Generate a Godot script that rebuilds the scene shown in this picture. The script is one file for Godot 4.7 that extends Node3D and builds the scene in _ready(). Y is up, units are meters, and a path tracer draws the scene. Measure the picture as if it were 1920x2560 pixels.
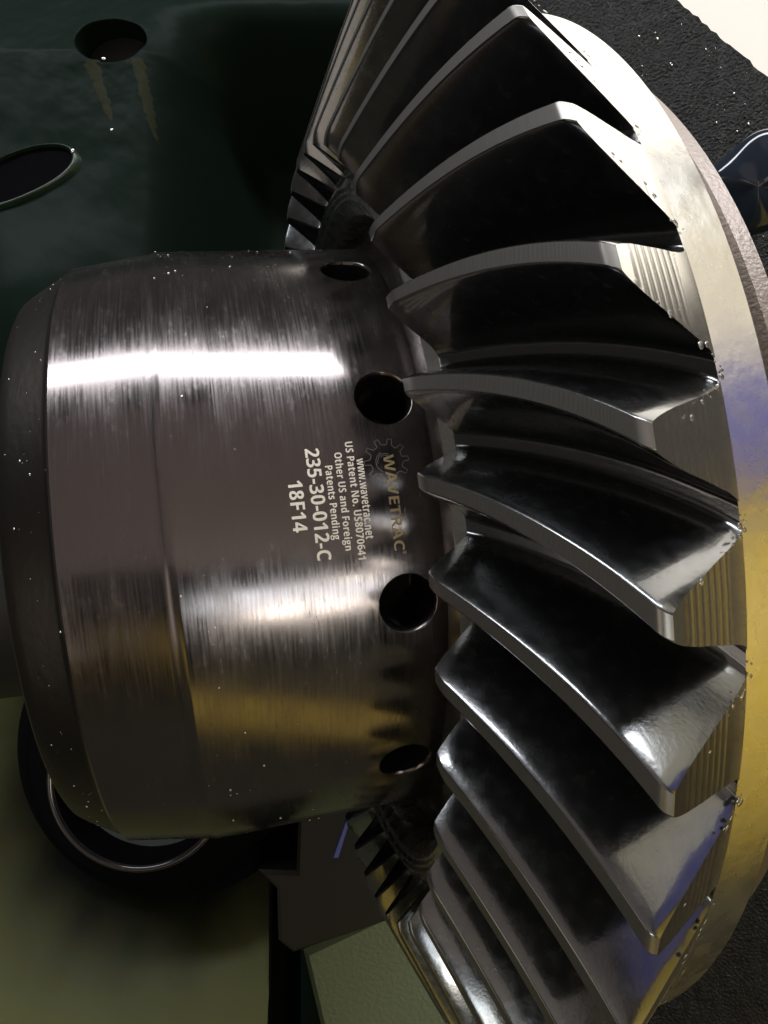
extends Node3D
# Close-up of a differential (case with its ring gear) standing in its housing.
# Lengths of the differential are counted in case radii and multiplied by U.

const U := 0.062
const AX := Vector3(0, 0.3, 0)                       # a point on the shaft axis
const PITCH := TAU / 42.0
var EYE := AX + Vector3(0.58524, 0.11797, 2.56631) * U
var FRAME := Basis(Vector3(0.96876, 0.10291, -0.22565), Vector3(-0.10023, 0.99469, 0.02335), Vector3(0.22686, 0.0, 0.97393)).orthonormalized()
var M := {}
var rng := RandomNumberGenerator.new()

# ---------------------------------------------------------------- mesh helpers
class Shape:
	var v := PackedVector3Array()
	var n := PackedVector3Array()
	var t := PackedVector2Array()
	var i := PackedInt32Array()
	var c := PackedColorArray()

	func mesh() -> ArrayMesh:
		var a := []
		a.resize(Mesh.ARRAY_MAX)
		a[Mesh.ARRAY_VERTEX] = v
		a[Mesh.ARRAY_NORMAL] = n
		a[Mesh.ARRAY_TEX_UV] = t
		a[Mesh.ARRAY_INDEX] = i
		if c.size() == v.size():
			a[Mesh.ARRAY_COLOR] = c
		var m := ArrayMesh.new()
		m.add_surface_from_arrays(Mesh.PRIMITIVE_TRIANGLES, a)
		return m


func grid(st: Shape, nu: int, nv: int, f: Callable, wu := false, wv := false, flip := false, uv := Vector2.ONE, uv0 := Vector2.ZERO) -> void:
	var w := nv + 1
	var p := PackedVector3Array()
	p.resize((nu + 1) * w)
	for a in nu + 1:
		for b in w:
			p[a * w + b] = f.call(float(a) / nu, float(b) / nv)
	var first := st.v.size()
	for a in nu + 1:
		var a0 := a - 1 if a > 0 else (nu - 1 if wu else 0)
		var a1 := a + 1 if a < nu else (1 if wu else nu)
		for b in w:
			var b0 := b - 1 if b > 0 else (nv - 1 if wv else 0)
			var b1 := b + 1 if b < nv else (1 if wv else nv)
			var du := p[a1 * w + b] - p[a0 * w + b]
			var dv := p[a * w + b1] - p[a * w + b0]
			var k := du.normalized().cross(dv.normalized())
			if k.length() < 1e-6:
				k = Vector3.FORWARD if flip else Vector3.BACK
			k = k.normalized()
			st.v.append(p[a * w + b])
			st.n.append(-k if flip else k)
			st.t.append(uv0 + Vector2(float(a) / nu, float(b) / nv) * uv)
	for a in nu:
		for b in nv:
			var q := first + a * w + b
			if flip:
				st.i.append_array(PackedInt32Array([q, q + w, q + w + 1, q, q + w + 1, q + 1]))
			else:
				st.i.append_array(PackedInt32Array([q, q + w + 1, q + w, q, q + 1, q + w + 1]))


func face(st: Shape, pts: PackedVector3Array, nrm: Vector3) -> void:
	# a flat convex face
	var first := st.v.size()
	for q in pts:
		st.v.append(q)
		st.n.append(nrm)
		st.t.append(Vector2(q.x, q.y))
	for k in range(1, pts.size() - 1):
		var g := (pts[k + 1] - pts[0]).cross(pts[k] - pts[0])
		if g.dot(nrm) > 0:
			st.i.append_array(PackedInt32Array([first, first + k, first + k + 1]))
		else:
			st.i.append_array(PackedInt32Array([first, first + k + 1, first + k]))


func slab(st: Shape, poly: PackedVector2Array, z0: float, z1: float, bevel: float, tilt := Vector2.ZERO) -> void:
	# a prism of the outline, front at z0, back at z1, with a chamfered front edge
	var c := Vector2.ZERO
	for q in poly:
		c += q / poly.size()
	var inner := poly
	var off := Geometry2D.offset_polygon(poly, -bevel, Geometry2D.JOIN_MITER)
	if off.size() > 0 and off[0].size() == poly.size():
		inner = off[0]
		# line the inset up with the outline
		var best := 0
		for k in inner.size():
			if inner[k].distance_to(poly[0]) < inner[best].distance_to(poly[0]):
				best = k
		var turned := PackedVector2Array()
		for k in inner.size():
			turned.append(inner[(best + k) % inner.size()])
		inner = turned
	var ids := Geometry2D.triangulate_polygon(inner)
	var at := func(q: Vector2, z: float) -> Vector3: return Vector3(q.x, q.y, z + (q - c).dot(tilt))
	for k in range(0, ids.size(), 3):
		var a: Vector3 = at.call(inner[ids[k]], z0)
		var b: Vector3 = at.call(inner[ids[k + 1]], z0)
		var d: Vector3 = at.call(inner[ids[k + 2]], z0)
		var nn := (b - a).cross(d - a).normalized()
		if nn.z < 0:
			nn = -nn
		face(st, PackedVector3Array([a, b, d]), nn)
	for k in poly.size():
		var j := (k + 1) % poly.size()
		var o := (poly[j] - poly[k]).orthogonal().normalized()
		if Geometry2D.is_point_in_polygon((poly[j] + poly[k]) / 2 + o * 1e-5, poly):
			o = -o
		var a2: Vector3 = at.call(poly[k], z0 - bevel)
		var b2: Vector3 = at.call(poly[j], z0 - bevel)
		face(st, PackedVector3Array([at.call(inner[k], z0), at.call(inner[j], z0), b2, a2]), Vector3(o.x, o.y, 1).normalized())
		face(st, PackedVector3Array([a2, b2, at.call(poly[j], z1), at.call(poly[k], z1)]), Vector3(o.x, o.y, 0))


func put(called: String, st, mat: Material, parent: Node = self) -> MeshInstance3D:
	var o := MeshInstance3D.new()
	o.name = called
	o.mesh = st.mesh() if st is Shape else st
	if mat:
		o.material_override = mat
	parent.add_child(o, true)
	return o


func tag(o: Node, label: String, category: String, group := "", kind := "") -> Node:
	o.set_meta("label", label)
	if category:
		o.set_meta("category", category)
	if group:
		o.set_meta("group", group)
	if kind:
		o.set_meta("kind", kind)
	return o


func thing(called: String, label: String, category: String, at := Vector3.ZERO, basis := Basis()) -> Node3D:
	var o := Node3D.new()
	o.name = called
	add_child(o, true)
	o.transform = Transform3D(basis, at)
	tag(o, label, category)
	return o


# point of the differential: s along the shaft, r from the shaft, a round it (0 to the viewer, + downwards)
func cyl(s: float, r: float, a: float) -> Vector3:
	return Vector3(s, -r * sin(a), r * cos(a)) * U


func lathe(st: Shape, prof: Array, seg := 192, smooth := false) -> void:
	# profile of (s, r); corners stay sharp unless smooth
	if smooth:
		var n := prof.size() - 1
		grid(st, n, seg, func(u, v): var q: Vector2 = prof[int(round(u * n))]; return cyl(q.x, q.y, v * TAU), false, true, true, Vector2(n * 0.1, 6.0))
		return
	for k in prof.size() - 1:
		var a: Vector2 = prof[k]
		var b: Vector2 = prof[k + 1]
		grid(st, 2, seg, func(u, v): var q: Vector2 = a.lerp(b, u); return cyl(q.x, q.y, v * TAU), false, true, true, Vector2(a.distance_to(b), 6.0), Vector2(a.x, 0))


# ---------------------------------------------------------------- materials
func noise(seed_: int, freq: float, oct := 4, type := FastNoiseLite.TYPE_SIMPLEX_SMOOTH) -> FastNoiseLite:
	var f := FastNoiseLite.new()
	f.seed = seed_
	f.noise_type = type
	f.frequency = freq
	f.fractal_octaves = oct
	return f


func noise_tex(seed_: int, freq: float, oct: int, lo: Color, hi: Color, normal := false, bump := 4.0, size := 512) -> NoiseTexture2D:
	var t := NoiseTexture2D.new()
	t.width = size
	t.height = size
	t.seamless = true
	t.noise = noise(seed_, freq, oct)
	t.as_normal_map = normal
	t.bump_strength = bump
	if not normal:
		var g := Gradient.new()
		g.set_color(0, lo)
		g.set_color(1, hi)
		t.color_ramp = g
	return t


func lin(r: float, g: float, b: float) -> Color:
	return Color(r, g, b).linear_to_srgb()


func mat(called: String, color: Color, rough: float, metal := 0.0) -> StandardMaterial3D:
	var m := StandardMaterial3D.new()
	m.resource_name = called
	m.albedo_color = color
	m.roughness = rough
	m.metallic = metal
	M[called] = m
	return m


func brushed_image() -> Image:
	# wear of the case: fine circumferential brushing, stains and small dry patches (u along the shaft, v round it)
	var w := 1024
	var h := 1024
	var im := Image.create(w, h, false, Image.FORMAT_RGB8)
	var blot := noise(5, 0.006, 5)
	var line := noise(9, 0.12, 2)
	var spot := noise(17, 0.035, 3)
	for y in h:
		for x in w:
			var l := line.get_noise_2d(x, y * 0.035)
			var b := blot.get_noise_2d(x, y * 0.6)
			var s := smoothstep(0.28, 0.5, spot.get_noise_2d(x, y * 0.5))
			var r := clampf(0.48 + 0.15 * l + 0.20 * b + 0.09 * s, 0.0, 1.0)
			im.set_pixel(x, y, Color(r, r, r))
	return im


func materials() -> void:
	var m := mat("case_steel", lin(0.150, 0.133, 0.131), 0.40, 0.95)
	var im := brushed_image()
	m.roughness_texture = ImageTexture.create_from_image(im)
	m.roughness_texture_channel = BaseMaterial3D.TEXTURE_CHANNEL_RED
	var nm: Image = im.duplicate()
	nm.bump_map_to_normal_map(1.2)
	m.normal_enabled = true
	m.normal_texture = ImageTexture.create_from_image(nm)
	m.normal_scale = 0.07
	m = mat("case_shaded", lin(0.05, 0.045, 0.04), 0.4, 1.0)  # case steel darkened for the dim reflections on the end bevel
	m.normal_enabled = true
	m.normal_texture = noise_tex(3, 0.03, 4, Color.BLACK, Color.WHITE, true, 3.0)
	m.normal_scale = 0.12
	m = mat("bore_black", lin(0.012, 0.012, 0.012), 0.5, 0.3)
	m = mat("tooth_steel", lin(0.112, 0.115, 0.117), 0.2, 0.97)
	m.clearcoat_enabled = true
	m.clearcoat = 1.0
	m.clearcoat_roughness = 0.08
	m.uv1_triplanar = true
	m.uv1_scale = Vector3.ONE * 60
	m.roughness_texture = noise_tex(21, 0.01, 4, Color(0.45, 0.45, 0.45), Color(1, 1, 1))
	m.roughness = 0.33
	m.normal_enabled = true
	m.normal_texture = noise_tex(22, 0.05, 5, Color.BLACK, Color.WHITE, true, 4.0)
	m.normal_scale = 0.10
	m = mat("rim_steel", lin(0.60, 0.58, 0.54), 0.34, 1.0)
	m.roughness_texture = noise_tex(35, 0.012, 5, Color(0.62, 0.62, 0.62), Color(1, 1, 1))
	m.normal_enabled = true
	m.normal_texture = noise_tex(31, 0.02, 4, Color.BLACK, Color.WHITE, true, 2.0)
	m.normal_scale = 0.25
	m.uv1_triplanar = true
	m.uv1_scale = Vector3.ONE * 30
	m = mat("heel_steel", lin(0.60, 0.57, 0.52), 0.26, 1.0)
	var turned := Image.create(64, 8, false, Image.FORMAT_RGB8)
	for x in 64:
		for y in 8:
			var h := pow(0.5 - 0.5 * cos(x / 64.0 * TAU), 0.6)
			turned.set_pixel(x, y, Color(h, h, h))
	turned.bump_map_to_normal_map(3.0)
	m.normal_enabled = true
	m.normal_texture = ImageTexture.create_from_image(turned)
	m.normal_scale = 1.0
	m = mat("flange_steel", lin(0.26, 0.225, 0.205), 0.45, 1.0)
	m.normal_enabled = true
	m.normal_texture = noise_tex(33, 0.06, 4, Color.BLACK, Color.WHITE, true, 6.0)
	m.normal_scale = 0.25
	m.uv1_triplanar = true
	m.uv1_scale = Vector3.ONE * 40
	m = mat("land_steel", lin(0.26, 0.25, 0.235), 0.40, 0.97)
	var mill := Image.create(64, 8, false, Image.FORMAT_RGB8)
	for x in 64:
		for y in 8:
			var h := 0.5 + 0.5 * sin(x / 64.0 * TAU) + 0.25 * sin(x / 64.0 * TAU * 3.0 + y)
			mill.set_pixel(x, y, Color(h / 1.5, h / 1.5, h / 1.5))
	mill.bump_map_to_normal_map(3.0)
	m.normal_enabled = true
	m.normal_texture = ImageTexture.create_from_image(mill)
	m.normal_scale = 0.07
	m = mat("engraving", lin(0.78, 0.73, 0.62), 0.5, 0.1)
	m = mat("engraving_shaded", lin(0.36, 0.28, 0.15), 0.45, 0.5)  # cream lettering darkened for the shade beside the gear
	m = mat("engraving_faint", lin(0.22, 0.20, 0.19), 0.45, 0.8)
	m = mat("cast_iron", lin(0.0055, 0.0105, 0.0080), 0.40, 0.0)
	m.metallic_specular = 0.12
	m.uv1_world_triplanar = true
	m.uv1_triplanar = true
	m.uv1_scale = Vector3.ONE * 22
	m.normal_enabled = true
	m.normal_texture = noise_tex(41, 0.02, 5, Color.BLACK, Color.WHITE, true, 5.0)
	m.normal_scale = 0.07
	m = mat("rough_cast", lin(0.007, 0.007, 0.006), 0.36, 0.0)
	m.metallic_specular = 0.3
	m.uv1_world_triplanar = true
	m.uv1_triplanar = true
	m.uv1_scale = Vector3.ONE * 30
	m.normal_enabled = true
	m.normal_texture = noise_tex(43, 0.045, 6, Color.BLACK, Color.WHITE, true, 14.0)
	m.normal_scale = 0.9
	m = mat("oily_black", lin(0.012, 0.010, 0.011), 0.16, 0.0)
	m = mat("olive_cast", lin(0.085, 0.090, 0.045), 0.5, 0.0)
	m.uv1_world_triplanar = true
	m.uv1_triplanar = true
	m.uv1_scale = Vector3.ONE * 18
	m.normal_enabled = true
	m.normal_texture = noise_tex(45, 0.03, 4, Color.BLACK, Color.WHITE, true, 6.0)
	m.normal_scale = 0.15
	m = mat("green_olive", lin(0.082, 0.105, 0.056), 0.45, 0.0)
	m.uv1_world_triplanar = true
	m.uv1_triplanar = true
	m.uv1_scale = Vector3.ONE * 25
	m.normal_enabled = true
	m.normal_texture = M.olive_cast.normal_texture
	m.normal_scale = 0.25
	m = mat("cap_black", lin(0.010, 0.009, 0.007), 0.42, 0.0)
	m.metallic_specular = 0.3
	m = mat("blue_reflection", lin(0.05, 0.06, 0.26), 0.4, 0.0)  # colour of a painted reflection
	m = mat("shaded_cast", Color.WHITE, 0.55, 0.0)  # its vertex colours carry a painted shadow
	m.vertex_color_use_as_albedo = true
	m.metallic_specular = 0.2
	m = mat("grey_cast", lin(0.075, 0.088, 0.085), 0.5, 0.0)
	m = mat("white_paint", lin(0.85, 0.85, 0.83), 0.6, 0.0)
	m = mat("yellow_paint", lin(0.76, 0.56, 0.09), 0.45, 0.0)
	m = mat("blue_paint", lin(0.24, 0.25, 0.74), 0.45, 0.0)
	m = mat("concrete", lin(0.07, 0.072, 0.055), 0.7, 0.0)
	m = mat("matte_black", lin(0.003, 0.003, 0.0035), 0.85, 0.0)
	m.metallic_specular = 0.05
	m = mat("green_lit_cast", lin(0.012, 0.026, 0.015), 0.34, 0.0)  # greenish light on the lip put into the colour
	m = mat("plug_black", lin(0.016, 0.022, 0.032), 0.08, 0.0)
	m = mat("lit_sludge", lin(0.016, 0.018, 0.009), 0.55, 0.0)
	m.metallic_specular = 0.15
	m.uv1_world_triplanar = true
	m.uv1_triplanar = true
	m.uv1_scale = Vector3.ONE * 40
	m.normal_enabled = true
	m.normal_texture = M.cast_iron.normal_texture
	m.normal_scale = 0.2
	m = mat("oil", lin(0.35, 0.34, 0.33), 0.06, 0.8)
	m = mat("flake", lin(0.75, 0.72, 0.68), 0.25, 1.0)
	m = mat("red_bead", lin(0.8, 0.04, 0.03), 0.3, 0.0)


# ---------------------------------------------------------------- the differential
func tooth_mesh(variant: int) -> ArrayMesh:
	# one pitch of the crown: land, flanks, fillet and half a gap on either side; toe and heel end faces
	var nt := 56
	var chips := noise(200 + variant, 1.0, 3)
	var half: Array[float] = [0.0, 0.5, 0.78, 0.9, 0.96, 1.0, 1.03, 1.08, 1.16, 1.3, 1.45, 1.6, 1.75, 1.9, 2.05, 2.2, 2.35, 2.5, 2.65, 2.8, 2.9, 3.0]
	var xs := PackedFloat32Array()           # across: the land lies within -1 .. 1, the root at -3 and 3
	for k in range(half.size() - 1, 0, -1):
		xs.append(-half[k])
	for k in half.size():
		xs.append(half[k])
	var n := xs.size() - 1
	var width := func(q: float, t: float) -> Vector2:      # (offset along the circle, share of the depth below the tip)
		var r := 1.335 + 0.469 * t
		var wl := lerpf(0.0170, 0.0235, t)
		var e := absf(q)
		var sink := 0.075 * pow(maxf(0.0, 1.0 - t / 0.085), 2.0) + 0.05 * pow(maxf(0.0, (t - 0.965) / 0.035), 2.0)
		if e <= 1.0:
			return Vector2(wl * q, sink + 0.018 * pow(smoothstep(0.8, 1.0, e), 2.0))
		var u := (e - 1.0) / 2.0
		# full, rounded flank, then a flat root; the last bit before the heel is worn and chipped
		var w := minf(u / 0.86, 1.0)
		var f := 0.34 * (1.0 - pow(1.0 - w, 2.0)) + 0.66 * w * w * (3.0 - 2.0 * w)
		var worn := smoothstep(0.90, 1.0, t) * sin(PI * minf(u, 1.0)) * (0.012 + 0.016 * chips.get_noise_2d(q * 6.0, t * 9.0))
		return Vector2((wl + (r * PITCH / 2 - wl) * u) * signf(q), minf(1.0, lerpf(sink, 0.0, u) + 0.018 + 0.982 * f + worn + 0.002 * chips.get_noise_2d(q * 2.0, t * 14.0) * sin(PI * w)))
	var pos := func(q: float, t: float, d: float, out := 0.0) -> Vector3:
		var w: Vector2 = width.call(q, t)
		var r := 1.335 + 0.469 * t
		return cyl(0.37 + 0.208 * t + lerpf(0.130, 0.252, t) * d + 0.5 * out, r - lerpf(0.092, 0.144, t) * d + 0.87 * out, -0.4063 + 0.14 * t + 0.026 * t * t * t + w.x / r)
	var crown := func(st: Shape, a: int, b: int, uv: Vector2) -> void:
		grid(st, nt, b - a, func(u, v):
			var q: float = xs[a + int(round(v * (b - a)))]
			var t: float = u - 0.8 * sin(TAU * u) / TAU
			return pos.call(q, t, (width.call(q, t) as Vector2).y), false, false, true, uv)
	var c := n / 2
	var flank := Shape.new()
	crown.call(flank, 0, c - 2, Vector2.ONE)
	crown.call(flank, c + 2, n, Vector2.ONE)
	# toe end
	grid(flank, n, 6, func(u, v):
		var q: float = xs[int(round(u * n))]
		return pos.call(q, 0.0, lerpf((width.call(q, 0.0) as Vector2).y, 1.03, v), -0.004 * sin(v * PI)), false, false, false)
	var land := Shape.new()
	crown.call(land, c - 2, c + 2, Vector2(30, 1))
	# heel end, turned: fine ridges down to the rim
	var heel := Shape.new()
	var nh := 24
	grid(heel, n, nh, func(u, v):
		var q: float = xs[int(round(u * n))]
		return pos.call(q, 1.0, lerpf((width.call(q, 1.0) as Vector2).y, 1.02, v)), false, false, true)
	for k in heel.v.size():
		var q: float = xs[k / (nh + 1)]
		var d := lerpf((width.call(q, 1.0) as Vector2).y, 1.02, float(k % (nh + 1)) / nh)
		heel.t[k] = Vector2(clampf((d - 0.2) / 0.57, 0.0, 1.0) * 7.0, q * 0.2)
	var m := flank.mesh()
	m.surface_set_material(0, M.tooth_steel)
	m.add_surface_from_arrays(Mesh.PRIMITIVE_TRIANGLES, land.mesh().surface_get_arrays(0))
	m.surface_set_material(1, M.land_steel)
	m.add_surface_from_arrays(Mesh.PRIMITIVE_TRIANGLES, heel.mesh().surface_get_arrays(0))
	m.surface_set_material(2, M.heel_steel)
	return m


func hole_ring(st: Shape, s0: float, s1: float, sc: float, a0: float, r: float) -> void:
	# twelve radial holes with a broken edge, in a band of the case wall
	for k in 12:
		var ac := a0 + k * PI / 6
		var side := 14
		var nq := side * 4
		var border := func(u: float) -> Vector2:
			var q := fposmod(u, 1.0) * 4
			var e := int(q)
			var f := q - e
			match e:
				0: return Vector2(lerpf(s0, s1, f), -PI / 12)
				1: return Vector2(s1, lerpf(-PI / 12, PI / 12, f))
				2: return Vector2(lerpf(s1, s0, f), PI / 12)
			return Vector2(s0, lerpf(PI / 12, -PI / 12, f))
		var ring := func(u: float, rr: float) -> Vector2:
			var b: Vector2 = border.call(u)
			var th := atan2(b.y, b.x - sc)
			return Vector2(sc + rr * cos(th), asin(clampf(rr * sin(th), -1, 1)))
		grid(st, nq, 8, func(u, v):
			var q: Vector2 = (ring.call(u, r + 0.006) as Vector2).lerp(border.call(u), v)
			return cyl(q.x, 1.0, ac + q.y), true)
		# flatten the shading: the band is a true cylinder
		grid(st, nq, 3, func(u, v):
			var q: Vector2 = ring.call(u, r + 0.006 * v)
			return cyl(q.x, 1.0 - 0.008 * (1 - v) * (1 - v), ac + q.y), true)
		grid(st, nq, 4, func(u, v):
			var q: Vector2 = ring.call(u, r)
			return cyl(q.x, lerpf(0.78, 0.992, v), ac + q.y), true)


func fix_band(st: Shape, from: int, s0: float, s1: float) -> void:
	# exact normals and texture coordinates on the cylindrical skin
	for k in range(from, st.v.size()):
		var q := st.v[k] / U
		var r := Vector2(q.y, q.z).length()
		if absf(r - 1.0) < 0.0004:
			st.n[k] = Vector3(0, q.y, q.z).normalized()
			st.t[k] = Vector2(q.x, 6.0 * fposmod(atan2(-q.y, q.z), TAU) / TAU)


func build_differential() -> void:
	var d := thing("differential", "dark steel differential case with a spiral-toothed ring gear bolted on its end", "differential", AX, FRAME)
	var st := Shape.new()
	lathe(st, [Vector2(-0.386, 0.950), Vector2(-0.380, 0.956), Vector2(-0.158, 0.992)])
	lathe(st, [Vector2(-0.158, 0.992), Vector2(-0.151, 0.9928), Vector2(-0.142, 0.9955), Vector2(-0.131, 0.9988), Vector2(-0.120, 1.0)], 192, true)
	lathe(st, [Vector2(-0.120, 1.0), Vector2(0.29, 1.0)])
	var from := st.v.size()
	hole_ring(st, 0.29, 0.52, 0.419, 0.168, 0.071)
	fix_band(st, from, 0.29, 0.52)
	lathe(st, [Vector2(0.52, 1.0), Vector2(0.55, 1.006), Vector2(0.575, 1.022), Vector2(0.60, 1.055), Vector2(0.615, 1.10), Vector2(0.62, 1.26)], 192, true)
	var body := put("case_body", st, M.case_steel, d)
	body.position = Vector3(0, 0.016, 0) * U
	body.scale = Vector3(1, 1.008, 1.008)
	st = Shape.new()
	lathe(st, [Vector2(-0.44, 0.45), Vector2(-0.50, 0.46), Vector2(-0.522, 0.845)])
	lathe(st, [Vector2(-0.522, 0.845), Vector2(-0.520, 0.858), Vector2(-0.512, 0.870), Vector2(-0.484, 0.889), Vector2(-0.434, 0.918), Vector2(-0.398, 0.939), Vector2(-0.390, 0.945), Vector2(-0.386, 0.950)], 192, true)
	var end := put("end_bevel", st, M.case_shaded, d)
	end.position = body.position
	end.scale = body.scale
	st = Shape.new()
	lathe(st, [Vector2(-0.44, 0.45), Vector2(-0.44, 0.70), Vector2(0.5, 0.72), Vector2(0.5, 0.3), Vector2(-0.44, 0.3)], 64)
	put("side_gear_carrier", st, M.bore_black, d)
	st = Shape.new()
	lathe(st, [Vector2(-0.50, 0.3), Vector2(-0.50, 0.45), Vector2(-0.85, 0.44), Vector2(-0.87, 0.42), Vector2(-0.87, 0.25)], 96)
	put("bearing_journal", st, M.bore_black, d)
	lettering(body)
	# ring gear: blank, teeth
	st = Shape.new()
	lathe(st, [Vector2(0.70, 1.12), Vector2(0.53, 1.13), Vector2(0.500, 1.160), Vector2(0.492, 1.172), Vector2(0.496, 1.180), Vector2(0.486, 1.190), Vector2(0.490, 1.198), Vector2(0.482, 1.208), Vector2(0.502, 1.242)], 192)
	lathe(st, [Vector2(0.826, 1.661), Vector2(0.925, 1.656), Vector2(0.948, 1.634), Vector2(0.955, 1.60), Vector2(0.955, 1.42)], 256)
	var gear := put("ring_gear", st, M.rim_steel, d)
	var tm: Array[ArrayMesh] = [tooth_mesh(0), tooth_mesh(1), tooth_mesh(2)]
	for k in 42:
		var o := put("tooth", tm[(k * 5 + k / 3) % 3], null, gear)
		o.basis = Basis(Vector3.RIGHT, -k * PITCH)     # + turns downwards on the near side
	st = Shape.new()
	lathe(st, [Vector2(0.958, 1.46), Vector2(1.035, 1.46), Vector2(1.04, 1.54), Vector2(1.05, 1.558), Vector2(1.085, 1.562), Vector2(1.095, 1.55), Vector2(1.10, 1.2)], 192)
	put("mounting_flange", st, M.flange_steel, d)


func wrapped(text: String, s_low: float, cap: float, a0: float, a1: float, stretch_caps := true) -> ArrayMesh:
	var tm := TextMesh.new()
	var f := SystemFont.new()
	f.font_names = PackedStringArray(["Droid Sans"])
	f.font_weight = 700
	tm.font = f
	tm.text = text
	tm.font_size = 64
	tm.pixel_size = 0.01
	tm.depth = 0.0
	tm.curve_step = 1.0
	var arr := tm.get_mesh_arrays() if tm.get_surface_count() == 0 else tm.surface_get_arrays(0)
	var v: PackedVector3Array = arr[Mesh.ARRAY_VERTEX]
	var lo := Vector3.INF
	var hi := -Vector3.INF
	for q in v:
		lo = lo.min(q)
		hi = hi.max(q)
	# capital height of the face: measured on the digits' own line
	var base := lo.y
	if text.contains("g") or text.contains("J"):
		base = lo.y + (hi.y - lo.y) * 0.235
	var out_v := PackedVector3Array()
	var out_n := PackedVector3Array()
	for q in v:
		var a := lerpf(a0, a1, (q.x - lo.x) / (hi.x - lo.x))
		var s := s_low + cap * (q.y - base) / (hi.y - base)
		out_v.append(cyl(s, 1.0006, a))
		out_n.append(Vector3(0, -sin(a), cos(a)))
	arr[Mesh.ARRAY_VERTEX] = out_v
	arr[Mesh.ARRAY_NORMAL] = out_n
	arr[Mesh.ARRAY_TANGENT] = null
	var m := ArrayMesh.new()
	m.add_surface_from_arrays(Mesh.PRIMITIVE_TRIANGLES, arr)
	return m


func ribbon(st: Shape, pts: PackedVector2Array, w: float) -> void:
	var n := pts.size() - 1
	grid(st, n, 1, func(u, v):
		var k := int(round(u * n))
		var d := (pts[mini(k + 1, n)] - pts[maxi(k - 1, 0)]).normalized()
		var q: Vector2 = pts[k] + d.orthogonal() * w * (v - 0.5)
		return cyl(q.x, 1.0006, q.y))
	for k in range(st.n.size() - 2 * (n + 1), st.n.size()):
		st.n[k] = Vector3(0, st.v[k].y, st.v[k].z).normalized()


func lettering(body: Node3D) -> void:
	var lines := [
		["WAVETRAC", 0.3925, 0.027, -0.203, 0.0342], ["www.wavetrac.net", 0.3245, 0.0195, -0.1995, -0.0028], ["US Patent No. US8070641", 0.3015, 0.0195, -0.2437, 0.0444],
		["Other US and Foreign", 0.2720, 0.0195, -0.2188, 0.0193], ["Patents Pending", 0.2455, 0.0195, -0.1883, -0.0096], ["235-30-012-C", 0.2015, 0.0355, -0.2344, 0.0364], ["18F14", 0.1525, 0.035, -0.1596, -0.0365],
	]
	for l in lines:
		var o := put("engraved_line", wrapped(l[0], l[1], l[2], l[3], l[4]), M.engraving_shaded if l[0] == "WAVETRAC" else M.engraving, body)
		o.set_meta("label", "engraved line reading " + l[0] if l[0] != "WAVETRAC" and not l[0].contains("wavetrac") else "engraved line of cream letters")
	put("registered_mark", wrapped("®", 0.413, 0.010, 0.036, 0.044), M.engraving_shaded, body)
	# cog emblem drawn in outline, with a swirl inside
	var st := Shape.new()
	var c := Vector2(0.400, -0.188)
	var cog := PackedVector2Array()
	for k in 10:
		for q: Array in [[-0.5, 0.040], [-0.30, 0.041], [-0.20, 0.056], [0.08, 0.057], [0.20, 0.042]]:
			var th: float = (k + float(q[0])) * TAU / 10
			cog.append(c + Vector2(cos(th), sin(th)) * float(q[1]))
	cog.append(cog[0])
	ribbon(st, cog, 0.0020)
	for j in 3:
		var arc := PackedVector2Array()
		for k in 15:
			var th := 2.0 + j * 0.9 + k * 0.16
			arc.append(c + Vector2(cos(th), sin(th)) * (0.030 - j * 0.007 - k * 0.0004))
		ribbon(st, arc, 0.0018)
	put("cog_emblem", st, M.engraving_faint, body)


func scatter(called: String, label: String, category: String, m: Material, places: Array) -> void:
	# many tiny grains: [point in the world, outward direction, size, flatness]
	var ball := SphereMesh.new()
	ball.radius = 1.0
	ball.height = 2.0
	ball.radial_segments = 10
	ball.rings = 6
	var mm := MultiMesh.new()
	mm.transform_format = MultiMesh.TRANSFORM_3D
	mm.mesh = ball
	mm.instance_count = places.size()
	for k in places.size():
		var q: Array = places[k]
		var up: Vector3 = q[1]
		var side := up.cross(Vector3(rng.randf() - 0.5, rng.randf() - 0.5, rng.randf() - 0.5)).normalized()
		var s: float = q[2]
		mm.set_instance_transform(k, Transform3D(Basis(side * s * rng.randf_range(0.7, 1.6), up * s * float(q[3]), side.cross(up) * s), q[0]))
	var o := MultiMeshInstance3D.new()
	o.name = called
	o.multimesh = mm
	o.material_override = m
	add_child(o, true)
	tag(o, label, category, "", "stuff")


func world(s: float, r: float, a: float) -> Vector3:
	return AX + FRAME * cyl(s, r, a)


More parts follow.
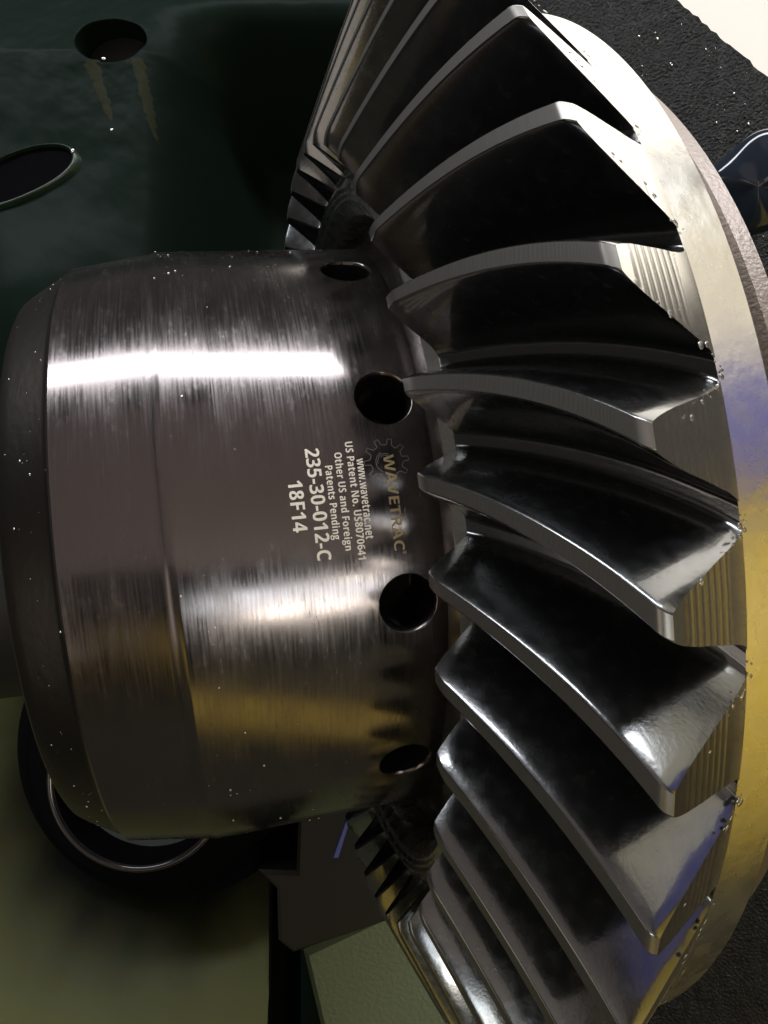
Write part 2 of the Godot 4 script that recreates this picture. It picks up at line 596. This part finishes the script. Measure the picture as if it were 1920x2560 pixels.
func build_specks() -> void:
	var lift := FRAME * Vector3(0, 0.016, 0) * U
	var f := []
	for k in 170:
		var s := rng.randf_range(-0.37, 0.30)
		var a := rng.randf_range(-1.25, 1.25)
		if rng.randf() < 0.55:
			a = rng.randf_range(0.45, 1.25) if rng.randf() < 0.5 else rng.randf_range(-1.25, -0.85)
		var r := 1.009 if s > -0.13 else lerpf(0.992, 0.965, (-0.14 - s) / 0.226)
		f.append([world(s, r, a) + lift, FRAME * Vector3(0, -sin(a), cos(a)), 0.00005 + 0.00017 * pow(rng.randf(), 5.0), 0.6])
	for k in 110:
		var q := rng.randf()
		var a := rng.randf_range(-1.5, 1.7)
		f.append([world(lerpf(-0.390, -0.504, q), lerpf(0.953, 0.882, q), a) + lift, FRAME * Vector3(-0.5, -sin(a), cos(a)).normalized(), 0.00005 + 0.00015 * pow(rng.randf(), 4.0), 0.7])
	for k in 220:
		var x := rng.randf_range(0.07, 0.135)
		var y := rng.randf_range(0.05, minf(0.17, 0.1788 - 1.24 * (x - 0.102)))
		f.append([eye(x, y, 0.255 - 0.38 * (x - 0.06) - 0.0003), Vector3(0.3, 0, 0.95), 0.0001 + 0.00042 * pow(rng.randf(), 3.0), 0.7])
	for q: Array in [[-0.1285, 0.1490, 0.2825, 0.0011], [-0.1180, 0.1908, 0.2880, 0.0007], [-0.1140, 0.1600, 0.2865, 0.0005]]:  # bright beads standing for glints round the port and oil hole
		f.append([eye(q[0], q[1], q[2]), Vector3(0, 0, 1), q[3], 0.6])
	scatter("metal_flakes", "tiny bright metal flakes and grit clinging to the oily surfaces, with a few beads added as glints", "metal flakes", M.flake, f)
	var o := []
	for k in range(-3, 7):
		for j in 11:
			# along the heel edge of each tooth, thickest near the root
			var side := 1.0 if k < 1 else -1.0
			var d := 1.0 - pow(rng.randf(), 1.6) * 0.75
			var x := side * lerpf(0.03, 0.12, d * d) + rng.randf_range(-0.016, 0.016)
			var a := -0.4063 + 0.168 + k * PITCH + x / 1.7
			var back := rng.randf_range(0.0, 0.03)
			o.append([world(0.578 + 0.252 * d + 0.006, 1.804 - 0.144 * d + 0.004, a), FRAME * Vector3(0.3, -sin(a), cos(a)).normalized(), 0.0001 + 0.0003 * pow(rng.randf(), 2.0), 0.3])
	scatter("oil_droplets", "clear droplets of oil along the outer ends of the gear teeth", "oil droplets", M.oil, o)


# ---------------------------------------------------------------- the housing (metres from the eye: right, up, away)
func eye(x: float, y: float, z: float) -> Vector3:
	return EYE + Vector3(x, y, -z)


func holed_wall(st: Shape, c: Vector2, r: float, reach: float, depth: Callable, tube: float, lip: float, squash := 1.0) -> void:
	var at := func(p: Vector2, extra := 0.0) -> Vector3:
		var q := c + (p - c) * Vector2(1, squash)
		return eye(q.x, q.y, depth.call(q.x, q.y) + extra)
	grid(st, 160, 110, func(u, v):
		var rr := (r + lip) * pow(reach / (r + lip), v)
		return at.call(c + Vector2(cos(u * TAU), sin(u * TAU)) * rr), true, false, true)
	grid(st, 160, 5, func(u, v):
		var th: float = v * PI / 2
		return at.call(c + Vector2(cos(u * TAU), sin(u * TAU)) * (r + lip * (1 - cos(th)) ), lip * (1 - sin(th))), true, false, true)
	grid(st, 160, 10, func(u, v): return at.call(c + Vector2(cos(u * TAU), sin(u * TAU)) * r, lerpf(tube, lip, v)), true, false, true)


func build_housing() -> void:
	var h := thing("differential_housing", "oily black cast housing with oil holes and bores around the differential", "housing")
	var bump := noise(71, 9.0, 4)
	# back wall at the upper left, with the round oil hole
	var st := Shape.new()
	var back := func(x: float, y: float) -> float:
		var z := 0.290 + 0.35 * maxf(0.0, y - 0.196)
		z += 0.075 * smoothstep(-0.105, -0.055, x) * smoothstep(0.225, 0.175, y)
		z -= 0.012 * exp(-Vector2(x + 0.14, y - 0.085).length_squared() / 0.0016)
		return z + 0.0006 * bump.get_noise_2d(x * 4, y * 4)
	holed_wall(st, Vector2(-0.1170, 0.2020), 0.0152, 0.21, back, 0.026, 0.0008, 0.74)
	put("back_wall", st, M.cast_iron, h)
	st = Shape.new()
	grid(st, 64, 2, func(u, v): return eye(-0.1170 + cos(u * TAU) * 0.0156 * v, 0.2020 + sin(u * TAU) * 0.0115 * v, 0.308), true, false, true)
	put("oil_hole_floor", st, M.bore_black, h)
	for path: Array in [[-0.1245, 0.1915, -0.1115, 0.155, 0.0085, 0.0060], [-0.1045, 0.1925, -0.0965, 0.153, 0.0080, 0.0040]]:
		st = Shape.new()
		grid(st, 40, 10, func(u, v):
			var ragged := 1.0 + 0.6 * bump.get_noise_2d(u * 2.0, path[0] * 90.0 + signf(v - 0.5))
			var x: float = lerpf(path[0], path[2], u) + (v - 0.5) * lerpf(path[4], path[5], u) * ragged
			var y: float = lerpf(path[1], path[3], u)
			return eye(x, y, back.call(x, y) - 0.0004 * sin(v * PI) * (1.0 - u * u) + 0.0002), false, false, true)
		put("lit_oil_streak", st, M.lit_sludge, h)  # oil runs; their olive tone imitates light reflected on them
	# mouth of an oblique oil port at the left: an oval lip round a flat black disc painted as its shade
	var port := func(u: float, k: float, out: float) -> Vector3:
		var e := Vector2(cos(u * TAU) * 0.0245, sin(u * TAU) * 0.0092) * k
		e = e.rotated(0.42) + Vector2(-0.1540, 0.1415)
		return eye(e.x, e.y, back.call(e.x, e.y) - out)
	st = Shape.new()
	grid(st, 96, 6, func(u, v): return port.call(u, v, 0.0004), true, false, true)
	put("port_shade", st, M.matte_black, h)
	st = Shape.new()
	grid(st, 96, 10, func(u, v):
		var wide := 0.10 + 0.22 * smoothstep(0.15, -0.9, sin(u * TAU))
		return port.call(u, 0.97 + wide * v, 0.0022 * sin(v * PI)), true, false, true)
	put("port_lip", st, M.green_lit_cast, h)
	# lower plate with the bearing bore, coloured black for the shadow there
	st = Shape.new()
	holed_wall(st, Vector2(-0.0790, -0.0865), 0.0275, 0.056, func(x, y): return 0.222 + 0.03 * smoothstep(0.032, 0.056, Vector2(x + 0.079, y + 0.0865).length()), 0.03, 0.0012)
	put("bearing_bore", st, M.matte_black, h)
	st = Shape.new()
	grid(st, 96, 2, func(u, v): return eye(-0.079 + cos(u * TAU) * 0.0285 * v, -0.0865 + sin(u * TAU) * 0.0285 * v, 0.2335), true, false, true)
	var o := put("bore_floor", st, M.grey_cast, h)
	st = Shape.new()
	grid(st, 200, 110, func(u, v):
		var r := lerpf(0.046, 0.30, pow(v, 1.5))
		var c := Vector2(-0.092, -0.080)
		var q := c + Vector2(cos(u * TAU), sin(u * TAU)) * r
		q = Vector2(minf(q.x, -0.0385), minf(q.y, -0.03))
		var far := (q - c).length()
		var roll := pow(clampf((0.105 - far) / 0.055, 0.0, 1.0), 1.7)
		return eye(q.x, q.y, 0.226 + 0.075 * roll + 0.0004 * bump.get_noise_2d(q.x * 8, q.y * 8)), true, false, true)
	var shade_noise := noise(77, 38.0, 1)
	# shadow round the bore painted as vertex colours, black fading to olive
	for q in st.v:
		var d := Vector2(q.x - EYE.x + 0.092, q.y - EYE.y + 0.100).length() + 0.0025 * shade_noise.get_noise_2d(q.x, q.y)
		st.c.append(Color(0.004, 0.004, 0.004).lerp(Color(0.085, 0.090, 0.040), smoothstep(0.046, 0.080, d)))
	o = put("lower_wall", st, M.shaded_cast, h)
	st = Shape.new()
	slab(st, PackedVector2Array([Vector2(-0.0385, -0.42), Vector2(-0.0375, -0.42), Vector2(-0.0375, -0.12), Vector2(-0.0385, -0.12)]), 0, -0.08, 0.0003)
	o = put("lower_wall_edge", st, M.matte_black, h)
	o.position = eye(0, 0, 0.2285)
	# thin wet lip of the bore
	st = Shape.new()
	grid(st, 160, 10, func(u, v):
		var th: float = v * TAU
		var r := 0.0285 + 0.0011 * cos(th)
		return eye(-0.079 + cos(u * TAU) * r, -0.0865 + sin(u * TAU) * r, 0.2205 - 0.0011 * sin(th)), true, true, true)
	put("bore_lip", st, M.oily_black, h)
	# second olive wall, past the dark slot
	st = Shape.new()
	slab(st, PackedVector2Array([Vector2(-0.030, -0.163), Vector2(0.006, -0.146), Vector2(0.20, -0.12), Vector2(0.20, -0.42), Vector2(0.03, -0.42)]), 0, -0.05, 0.002)
	o = put("inner_wall", st, M.green_olive, h)
	o.position = eye(0, 0, 0.253)
	# bearing cap between case and wall
	st = Shape.new()
	slab(st, PackedVector2Array([Vector2(-0.0420, -0.1185), Vector2(-0.0355, -0.1250), Vector2(-0.0350, -0.1420), Vector2(-0.0300, -0.1460), Vector2(0.0200, -0.1290), Vector2(0.0300, -0.0900), Vector2(-0.0280, -0.0900), Vector2(-0.0290, -0.1190)]), 0, -0.03, 0.0012)
	o = put("bearing_cap", st, M.cap_black, h)
	o.position = eye(0, 0, 0.226)
	# rough cast wall on the right, behind the ring gear
	st = Shape.new()
	var rough := noise(83, 60.0, 3)
	grid(st, 170, 200, func(u, v):
		var x := lerpf(0.03, 0.26, u)
		var y := lerpf(-0.36, 0.1788 - 1.24 * (x - 0.102), v)
		var z := 0.255 - 0.38 * (x - 0.06)
		return eye(x, y, z + 0.0010 * rough.get_noise_2d(x * 8, y * 8) + 0.0006 * rough.get_noise_2d(x * 1.5, y * 1.5)), false, false, false)
	put("rough_wall", st, M.rough_cast, h)
	st = Shape.new()
	grid(st, 64, 16, func(u, v):
		var th: float = v * PI / 2
		var w := 1.0 + 0.09 * sin(u * TAU * 2.0 + 0.6) + 0.04 * sin(u * TAU * 5.0)
		return Vector3(cos(u * TAU) * 0.0145 * sin(th) * w, sin(u * TAU) * 0.0140 * sin(th) * w, 0.0055 * cos(th) + 0.0005 * sin(u * TAU * 3.0) * sin(2.0 * th)), true, false, true)
	o = put("round_plug", st, M.plug_black, h)
	o.position = eye(0.1050, 0.0915, 0.192)
	o.basis = Basis.looking_at(o.position - EYE, Vector3.UP)
	build_marks(h)
	# closing wall far behind everything
	st = Shape.new()
	slab(st, PackedVector2Array([Vector2(-0.7, -0.7), Vector2(0.12, -0.7), Vector2(0.12, 0.32), Vector2(-0.7, 0.32)]), 0, -0.03, 0.002)
	o = put("rear_wall", st, M.cast_iron, h)
	o.position = eye(0, 0, 0.40)


func box(called: String, label: String, category: String, size: Vector3, at: Vector3, m: Material, turn := 0.0) -> void:
	var st := Shape.new()
	slab(st, PackedVector2Array([Vector2(-size.x, -size.y) / 2, Vector2(size.x, -size.y) / 2, Vector2(size.x, size.y) / 2, Vector2(-size.x, size.y) / 2]), size.z / 2, -size.z / 2, 0.008)
	var b := put(called, st, m)
	b.position = at
	b.rotation.y = turn
	tag(b, label, category, "", "" if category else "structure")


func build_surroundings() -> void:
	# what the bare metal mirrors: they stand behind and beside the viewer
	box("lift_beam", "yellow painted steel lift beam lying below the housing", "lift beam", Vector3(0.11, 0.10, 1.5), AX + Vector3(0.02, -0.62, 0.62), M.yellow_paint, -0.40)
	box("drip_tray", "yellow drip tray lying low beside the viewer", "drip tray", Vector3(0.30, 0.05, 0.30), AX + Vector3(-0.46, -0.60, 0.72), M.yellow_paint)
	box("workshop_floor", "grey concrete workshop floor below the housing", "", Vector3(6, 0.1, 6), AX + Vector3(0, -1.15, 0), M.concrete)
	box("lift_post", "yellow painted steel lift post beside the housing", "lift post", Vector3(0.16, 1.10, 0.75), AX + Vector3(0.95, -0.47, 0.42), M.yellow_paint)
	box("tool_cabinet", "blue tool cabinet standing beside the yellow lift post", "tool cabinet", Vector3(0.12, 0.34, 0.5), AX + Vector3(0.95, 0.30, 0.66), M.blue_paint)


func build_marks(h: Node3D) -> void:
	# a red bead behind the gear teeth and a blue reflection painted as a strip on the bearing cap
	var st := Shape.new()
	grid(st, 20, 10, func(u, v):
		var th: float = v * PI
		return Vector3(cos(u * TAU) * sin(th) * 0.0011, sin(u * TAU) * sin(th) * 0.0008, cos(th) * 0.0008), true)
	var o := put("red_bead", st, M.red_bead, h)
	o.position = eye(-0.0090, 0.1320, 0.1990)
	st = Shape.new()
	slab(st, PackedVector2Array([Vector2(-0.0168, -0.1140), Vector2(-0.0150, -0.1140), Vector2(-0.0102, -0.0985), Vector2(-0.0112, -0.0980)]), 0.0004, -0.001, 0.0002)
	o = put("blue_reflection", st, M.blue_reflection, h)
	o.position = eye(0, 0, 0.2258)


func lamp(called: String, label: String, at: Vector3, to: Vector3, size: Vector2, radiance: float, color: Color, up := Vector3.UP) -> void:
	var t := Node3D.new()
	t.name = called
	add_child(t, true)
	t.position = at
	t.look_at_from_position(at, to, up)
	tag(t, label, "lamp")
	var box := BoxMesh.new()
	box.size = Vector3(size.x + 0.02, size.y + 0.02, 0.03)
	var body := put("lamp_housing", box, M.white_paint, t)
	body.position = Vector3(0, 0, 0.02)
	var pane := BoxMesh.new()
	pane.size = Vector3(size.x, size.y, 0.004)
	var g := StandardMaterial3D.new()
	g.resource_name = "lamp_diffuser"
	g.albedo_color = Color(0.9, 0.9, 0.9)
	g.emission_enabled = true
	g.emission = color
	g.emission_energy_multiplier = minf(radiance, 1.0) * 0.5
	var p := put("lamp_diffuser", pane, g, t)
	p.position = Vector3(0, 0, 0.002)
	var l := AreaLight3D.new()
	l.name = "lamp_light"
	l.area_size = size
	l.area_normalize_energy = false
	l.light_energy = radiance / PI
	l.light_color = color
	l.area_range = 20.0
	l.shadow_enabled = true
	l.position = Vector3(0, 0, -0.004)
	t.add_child(l)


func _ready() -> void:
	rng.seed = 7
	var cam := Camera3D.new()
	cam.name = "camera"
	cam.position = EYE
	cam.fov = rad_to_deg(2 * atan(1280.0 / 1711.0))
	cam.near = 0.005
	cam.far = 20.0
	add_child(cam)
	cam.current = true
	var env := Environment.new()
	env.background_mode = Environment.BG_COLOR
	env.background_color = lin(0.036, 0.034, 0.031)
	env.tonemap_mode = Environment.TONE_MAPPER_LINEAR
	env.tonemap_exposure = 1.7
	env.sdfgi_enabled = true
	env.ssao_enabled = true
	env.ssil_enabled = true
	var we := WorldEnvironment.new()
	we.name = "environment"
	we.environment = env
	add_child(we)
	materials()
	lamp("strip_lamp", "long white strip lamp hanging above the housing", AX + Vector3(-0.2, 0.80, 0.39), AX + Vector3(-0.2, 0, 0), Vector2(1.6, 0.12), 13.0, Color(0.97, 0.98, 1.0), Vector3.BACK)
	lamp("panel_lamp", "large bright warm white panel lamp beyond the edge of the housing", AX + Vector3(0.5, 0.85, -0.45), AX, Vector2(1.0, 0.9), 0.9, Color(1.0, 0.97, 0.92))
	lamp("added_dim_fill", "added dim beige light panel to the side above the viewer, in place of a lit wall", AX + Vector3(0.85, 0.72, 0.5), AX, Vector2(0.6, 0.6), 0.33, Color(1.0, 0.95, 0.82))  # added unseen light, mirrored by the rim like a beige wall
	lamp("work_lamp", "small white work lamp standing behind the viewer", AX + Vector3(0.37, -0.33, 0.90), AX, Vector2(0.34, 0.12), 3.6, Color(0.93, 0.97, 1.0))
	lamp("added_side_fill", "added soft beige light panel low beside the viewer", AX + Vector3(-0.85, -0.55, 1.05), AX, Vector2(0.9, 0.7), 0.38, Color(1.0, 0.93, 0.86))  # added unseen light for the beige reflections on the upper flanks
	lamp("added_soft_fill", "added very large dim mauve fill panel far behind the viewer", AX + Vector3(0.15, 0.60, 1.40), AX + Vector3(0, 0.2, 0), Vector2(1.9, 1.7), 0.070, Color(1.0, 0.90, 0.90))  # added unseen fill light, lifts the mid-tones of the case
	lamp("added_post_light", "added warm light brightening the yellow lift post", AX + Vector3(0.50, -0.45, 1.15), AX + Vector3(0.55, -0.5, 0.4), Vector2(0.25, 0.25), 26.0, Color(1.0, 0.97, 0.9))  # added unseen light that brightens the yellow seen in the rim
	build_surroundings()
	build_housing()
	build_differential()
	build_specks()
